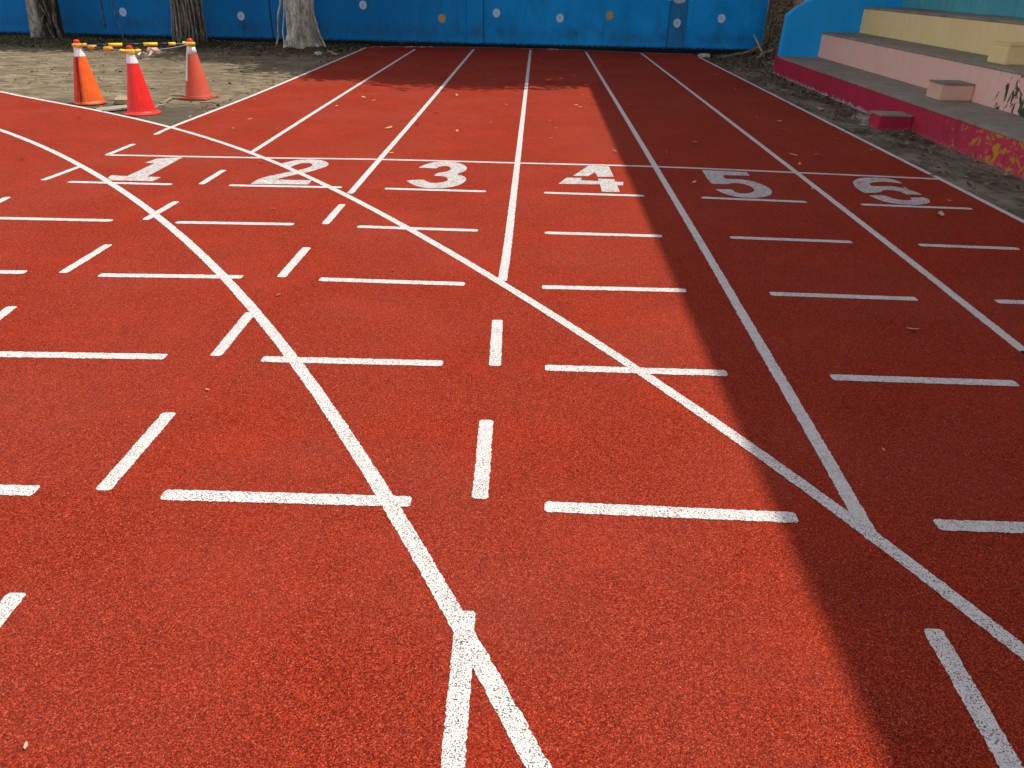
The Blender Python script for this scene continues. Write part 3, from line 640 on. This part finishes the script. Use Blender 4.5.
def grass(name, regs, sd, label):
    rnd = random.Random(sd); vs = []; fs = []
    for (x0, x1, y0, y1, cnt, h) in regs:
        for _ in range(cnt):
            x = rnd.uniform(x0, x1); y = rnd.uniform(y0, y1)
            if MN.noise(Vector((x*2.5, y*2.5, sd))) < rnd.uniform(-.3, .4): continue
            z = soil_z(x, y); a = rnd.uniform(0, 2*pi); hh = h*rnd.uniform(.4, 1); w = .004
            d = Vector((cos(a), sin(a), 0)); s = Vector((-sin(a), cos(a), 0))*w; p = Vector((x, y, z)); i = len(vs)
            vs += [p-s, p+s, p+d*hh*.25+s*.7+Vector((0, 0, hh*.7)), p+d*hh*.25-s*.7+Vector((0, 0, hh*.7)), p+d*hh*.6+Vector((0, 0, hh))]
            fs += [(i, i+1, i+2, i+3), (i+3, i+2, i+4)]
    o = mesh(name, vs, fs, mat_leaf('weed_green', (.06, .085, .02), (.12, .13, .05))); tag(o, label, 'weeds', kind='stuff')
grass('weeds', [(-13.5, -8.5, 17.6, 19.3, 4200, .09), (-7.2, -5.5, 18.2, 19.3, 700, .07), (-4.6, -3.9, 18.6, 19.3, 300, .07)], 5, 'thin green weeds growing at the foot of the blue wall')

# ------------------------------------------------------------------ cones
def cone(loc, rz, label, bodym, basem, R, H, sides, base_half, square, collar, tilt=0, capcol=None, hooks=(0, pi)):
    t = empty('traffic_cone', loc, rz); tag(t, label, 'traffic cone', 'traffic cones on the soil'); t.rotation_euler.x = tilt
    def loft(name, prof, m, sd=0, n=64, fl=0):
        vs = []; fs = []
        for z, r in prof:
            for k in range(n):
                q = 2*pi*k/n; f = 1
                if sides:
                    qq = (q % (2*pi/sides))-pi/sides; f = cos(pi/sides)/cos(qq)
                    f = f*.75+.25 - fl*max(0, cos(sides*q))**6
                vs.append((r*f*cos(q), r*f*sin(q), z))
        for j in range(len(prof)-1):
            for k in range(n): fs.append((j*n+k, j*n+(k+1) % n, (j+1)*n+(k+1) % n, (j+1)*n+k))
        fs.append(tuple(range((len(prof)-1)*n, len(prof)*n))); fs.append(tuple(range(n))[::-1])
        return mesh(name, vs, fs, m, t, not sides)
    rt = .045; zc = H*.845
    rad = lambda z: R+(rt-R)*(z/H)
    loft('cone_body', [(.022, rad(0)+.006), (.035, rad(.035))]+[(z, rad(z)) for z in [H*k/12 for k in range(1, 11)]]+[(zc, rad(zc))], bodym, fl=.05)
    loft('white_collar', [(zc+.001, rad(zc)+.002), (H, rt+.002)], collar, fl=.05)
    if square: box('base', (-base_half, -base_half, 0), (base_half, base_half, .022), basem, t, .008)
    else: loft('base', [(0, base_half), (.012, base_half), (.021, base_half*.93)], basem)
    # clip-on cap: yellow ring with hooks, red knob
    cy, cr_ = capcol
    ring = loft('cap_ring', [(H+.001, rt+.004), (H+.006, rt+.014), (H+.034, rt+.016), (H+.044, rt-.004)], cy)
    for q in hooks:
        u = Vector((cos(q), sin(q), 0)); v = Vector((-sin(q), cos(q), 0))
        tube('hook', [u*(rt+.004)+Vector((0, 0, H+.022)), u*(rt+.030)+Vector((0, 0, H+.026)), u*(rt+.046)+v*.016+Vector((0, 0, H+.030)), u*(rt+.030)+v*.034+Vector((0, 0, H+.030))], [.019, .020, .019, .015], cy, ring, 10)
    loft('cap_knob', [(H+.002, .040), (H+.045, .036), (H+.070, .033), (H+.082, .026), (H+.086, .010)], cr_)
    return t
def mcone(name, c, d, sc=9, rough=.45): 
    n = N(name, rough, .4); z = n.sep()[2]
    g = n.mix(n.ramp(n.noise(sc, 5, .65), .45, .70, 0, .6), c, d)
    g = n.mix(n.ramp(n.noise(40, 3, .6), .62, .7, 0, .5), g, d)
    g = n.mix(n.ramp(n.math('ADD', z, n.math('MULTIPLY', n.noise(12, 4), .12)), .04, .14, .45, 0), g, (.20, .09, .05))
    n.col(g); n.bump(n.noise(30, 3), .15, .004); return n.m
CAPY = mat_simple('cap_yellow_plastic', (.85, .36, .02), .4, .2); CAPYY = mat_simple('cap_lemon_plastic', (.85, .55, .03), .4, .2); CAPR = mat_simple('cap_red_plastic', (.62, .03, .015), .4, .2)
COLR = mat_simple('reflective_white_sleeve', (.80, .80, .82), .4, .15, 14)
OR = mcone('orange_cone_plastic', (.90, .135, .012), (.62, .06, .012)); RD_ = mcone('bright_red_cone_plastic', (.84, .018, .012), (.60, .012, .010)); FD = mcone('faded_red_cone_plastic', (.60, .075, .035), (.50, .15, .09), 7, .7)
C1, C2, C3 = (-5.52, 9.87, -.02), (-4.57, 9.22, -.02), (-4.41, 10.50, -.02)
c1 = cone(C1, .35, 'orange fluted traffic cone without a square base, leftmost of the three', OR, OR, .17, .635, 8, .185, False, COLR, capcol=(CAPY, CAPR), hooks=(-.3,))
c2 = cone(C2, .2, 'bright red fluted traffic cone on a round rim, nearest to the white line', RD_, RD_, .165, .64, 8, .215, False, COLR, capcol=(CAPYY, CAPR))
c3 = cone(C3, -.12, 'faded red traffic cone with a square base, farthest of the three', FD, FD, .17, .63, 0, .19, True, COLR, capcol=(CAPYY, CAPR), hooks=(pi*.95, -.9))
# dark fold down the left face of the orange cone; pale strip down the faded one
def strip(parent, ang, w, z0, z1, R, H, m, name, label, off=.004):
    rt = .045; rad = lambda z: R+(rt-R)*(z/H)+off; vs = []
    for z in (z0, z1):
        for s in (-1, 1):
            q = ang+s*w/rad(z)/2*(.6 if z == z1 else 1); vs.append((rad(z)*cos(q), rad(z)*sin(q), z))
    o = mesh(name, vs+[(v[0]*.97, v[1]*.97, v[2]) for v in vs], [(0, 1, 3, 2), (4, 6, 7, 5), (0, 4, 5, 1), (2, 3, 7, 6), (0, 2, 6, 4), (1, 5, 7, 3)], m, parent)
    o['label'] = label
strip(c1, -pi/2-.35-.10, .030, .03, .53, .17, .635, mat_simple('dark_red_band', (.24, .02, .012)), 'dark_band', 'dark red stripe down the cone', .0075)
strip(c1, -pi/2-.35-.72, .12, .03, .53, .17, .635, mat_simple('shaded_flank_red', (.80, .035, .012)), 'shade_flank', 'left flank of the cone, its shade painted in red', .0070)  # left side shade of the orange cone, put into a redder colour
strip(c3, pi+.12+.80, .045, .22, .62, .17, .63, COLR, 'pale_strip', 'white strip down the left side')

# barrier bars hooked between the caps
def bar(a, b, segs, label, sag=.0, rad=.016):
    a, b = Vector(a), Vector(b); t = empty('barrier_bar', a); tag(t, label, 'barrier bar', 'barrier bars between the cones')
    d = b-a; P = lambda f: d*f+Vector((0, 0, -sag*4*f*(1-f)))
    tube('cord', [P(i/10) for i in range(11)], .005, mat_simple('grey_cord', (.28, .28, .28)), t, 6)
    for f0, f1, m, r in segs: tube('bar_segment', [P(f0), P((f0+f1)/2), P(f1)], r, m, t, 12)
BLK = mat_simple('black_plastic', (.02, .02, .025), .4); YEL = mat_simple('yellow_plastic', (.88, .60, .03), .4, .15); AMB = mat_simple('amber_plastic', (.80, .38, .02), .4, .2)
def top(c, h=.62): return (c[0], c[1], c[2]+h)
BAR13 = [(F13[0], F13[1], BLK, .014), (F13[1], F13[2], YEL, .020), (F13[2], F13[3], BLK, .016), (F13[3], F13[4], YEL, .020), (F13[4], F13[5], BLK, .016), (F13[5], F13[6], YEL, .018)]
BAR12 = [(F12[0], F12[1], AMB, .022), (F12[1], F12[2], BLK, .010), (F12[2], F12[3], AMB, .026)]
BAR23 = [(F23[0], F23[1], BLK, .010), (F23[2], F23[3], AMB, .028)]
bar(top(C1, .655), top(C3, .655), BAR13, 'long black and yellow bar strung between the orange and the faded cones')
bar(top(C1, .655), top(C2, .665), BAR12, 'short amber and black bar strung between the orange and bright red cones')
bar(top(C2, .665), top(C3, .65), BAR23, 'amber bar strung between the bright red and faded cones', .02)
rb = empty('white_ribbon', (-4.4, 9.6, .5)); 
WH = mat_simple('white_tape', (.82, .82, .86), .5, .1)
bpy.data.objects.remove(rb)
def tape(name, pts, w, m, label, cat):
    vs = []; fs = []
    P = [Vector(p) for p in pts]
    for i, p in enumerate(P):
        t = (P[min(i+1, len(P)-1)]-P[max(i-1, 0)]).normalized(); s = t.cross(Vector((.1, 1, .2))).normalized()*w/2*(1+.3*sin(i*1.7))
        for q in (s, -s):
            for e in (0, .003): vs.append(p+q+Vector((0, e, 0)))
    for i in range(len(P)-1):
        a = i*4; b = a+4
        fs += [(a, a+2, b+2, b), (a+1, b+1, b+3, a+3), (a, b, b+1, a+1), (a+2, a+3, b+3, b+2)]
    o = mesh(name, vs, fs, m, None, True); tag(o, label, cat)
tape('white_ribbon', RIBBON, .022, WH, 'twisted white ribbon tied on beside the bright red cone cap', 'ribbon')

# bits on the soil in front of the cones
def slabthing(name, pts, th, m, label, cat):
    vs = [(x, y, -.022) for x, y in pts]+[(x, y, -.022+th) for x, y in pts]; n = len(pts)
    o = mesh(name, vs, [tuple(range(n))[::-1], tuple(range(n, 2*n))]+[(k, (k+1) % n, (k+1) % n+n, k+n) for k in range(n)], m); tag(o, label, cat)
slabthing('wood_block', WOODB, .05, mat_simple('weathered_wood', (.42, .33, .20), .9, .45, 12), 'weathered wood block lying behind the bright red cone', 'wood block')
slabthing('pale_board', BOARD, .018, mat_simple('pale_board_wood', (.34, .30, .24), .85, .25, 12), 'thin grey brown board lying between the orange and bright red cones', 'board')
DR = mat_simple('grey_driftwood', (.36, .29, .19), .9, .4, 14)
for a, b, rr, lab in TWIGS:
    o = tube('twig', wig((a[0], a[1], 0), (b[0], b[1], .01), 5, .03, int(a[0]*50) % 97), rr, DR); tag(o, lab, 'twig')

# ------------------------------------------------------------------ fallen leaves
def leaf_mesh(sd, L=.03, curl=.35):
    rnd = random.Random(sd); vs = []; fs = []; n = 7
    for i in range(n):
        t = i/(n-1); w = L*.42*sin(pi*min(1, t*.93+.04))**.8
        z = L*curl*(t-.5)**2*2+.003
        for s in (-1, 0, 1): vs.append(((t-.5)*L*2+.1*L*s*rnd.uniform(-1, 1), s*w, z+abs(s)*w*curl*rnd.uniform(.5, 1.3)))
    for i in range(n-1):
        for s in (0, 1): a = i*3+s; fs.append((a, a+1, a+4, a+3))
    me = bpy.data.meshes.new('leaf'); me.from_pydata(vs, [], fs); me.update(); return me
LM = [mat_simple('orange_dry_leaf', (.55, .24, .07)), mat_simple('yellow_dry_leaf', (.52, .34, .07)), mat_simple('tan_dry_leaf', (.55, .40, .26)), mat_simple('brown_dry_leaf', (.24, .11, .05))]
protos = []
for i in range(8):
    me = leaf_mesh(i, .022 if i < 5 else .030); me.materials.append(LM[i % 4]); protos.append(me)
rnd = random.Random(3)
def lane_of(x, y):
    for k, xx in enumerate((-3.8, -2.6, -1.4, -.16, 1.07, 2.3, 3.5)):
        if x < xx: return k
    return 7
LANEW = ['left of lane one', 'in lane one', 'in lane two', 'in lane three', 'in lane four', 'in lane five', 'in lane six', 'on the concrete apron']
def fleck_label(x, y, k):
    zone = ('close under the wall' if y > 15.5 else 'halfway to the wall' if y > 11.5 else 'just beyond the start line' if y > 9 else
            'next to the start line' if y > 6.9 else 'beside the lane numbers' if y > 5.9 else 'nearer than the lane numbers')
    e = [-5, -3.8, -2.6, -1.4, -.16, 1.07, 2.3, 3.5, 4.3]; l = lane_of(x, y); t = (x-e[l])/(e[l+1]-e[l])
    side = 'left side of ' if t < .33 else 'middle of ' if t < .67 else 'right side of '
    w = LANEW[l]
    if w.startswith('in '): return ('orange', 'yellow', 'tan', 'brown')[k % 4]+' leaf fleck, '+side+w[3:]+', '+zone
    return 'small '+('orange', 'yellow', 'tan', 'brown')[k % 4]+' leaf fleck '+LANEW[lane_of(x, y)]+', '+zone
def put_leaf(x, y, z, label, group, k=None, sc=1.0):
    me = protos[k if k is not None else rnd.randrange(8)]
    o = bpy.data.objects.new('fallen_leaf', me); COL.objects.link(o)
    o.location = (x, y, z); o.rotation_euler = (rnd.uniform(-.25, .25), rnd.uniform(-.25, .25), rnd.uniform(0, 6.28)); o.scale = (sc,)*3
    tag(o, label, 'leaf', group)
for x, y in FLECKS:
    k = rnd.randrange(8); put_leaf(x, y, .006, fleck_label(x, y, k), 'small fallen leaves on the track', k, rnd.uniform(.8, 1.5)*(.42 if y < 5.2 else 1))
rnd2 = random.Random(17)
for _ in range(70):
    x = rnd2.uniform(-3.7, 3.4); y = rnd2.uniform(7.3, 18.8)
    k = rnd.randrange(8); put_leaf(x, y, .005, fleck_label(x, y, k), 'small fallen leaves on the track', k, rnd2.uniform(.35, .8))
for x, y in APL:
    k = rnd.choice((2, 3, 6, 7)); s = rnd.uniform(1.0, 1.8)
    where = 'at the near end' if y < 8.4 else 'level with the crimson step block' if y < 10.6 else 'halfway along the stand' if y < 13.5 else 'near the tree'
    side = 'beside the edge line' if x < 3.85 else 'against the riser' if x > 4.12 else 'mid strip'
    put_leaf(x, y, .008, ('tan' if k % 4 == 2 else 'brown')+' leaf on the apron '+side+', '+where, 'leaves on the concrete apron', k, s)
labs = ['largest yellow green leaf beside the line between lanes two and three', 'yellow leaf just right of the line between lanes two and three', 'yellow leaf on the start line side of lane three',
        'pale orange leaf above the number two', 'lone curled tan leaf in the shaded part of lane six', 'pale dry twiggy leaf below the number six', 'tiny yellow green leaf on the sunlit track between dashes and bars',
        'tiny pale green leaf near the bottom left corner', 'brown leaf in lane five near the far end']
ks = [5, 5, 5, 0, 6, 6, 5, 6, 7]; scs = [1.7, 1.4, 1.1, 1.3, 1.0, 1.8, .35, .35, 1.2]
for (x, y), lb, k, s in zip(BIG, labs, ks, scs): put_leaf(x, y, .006, lb, None, k, s)
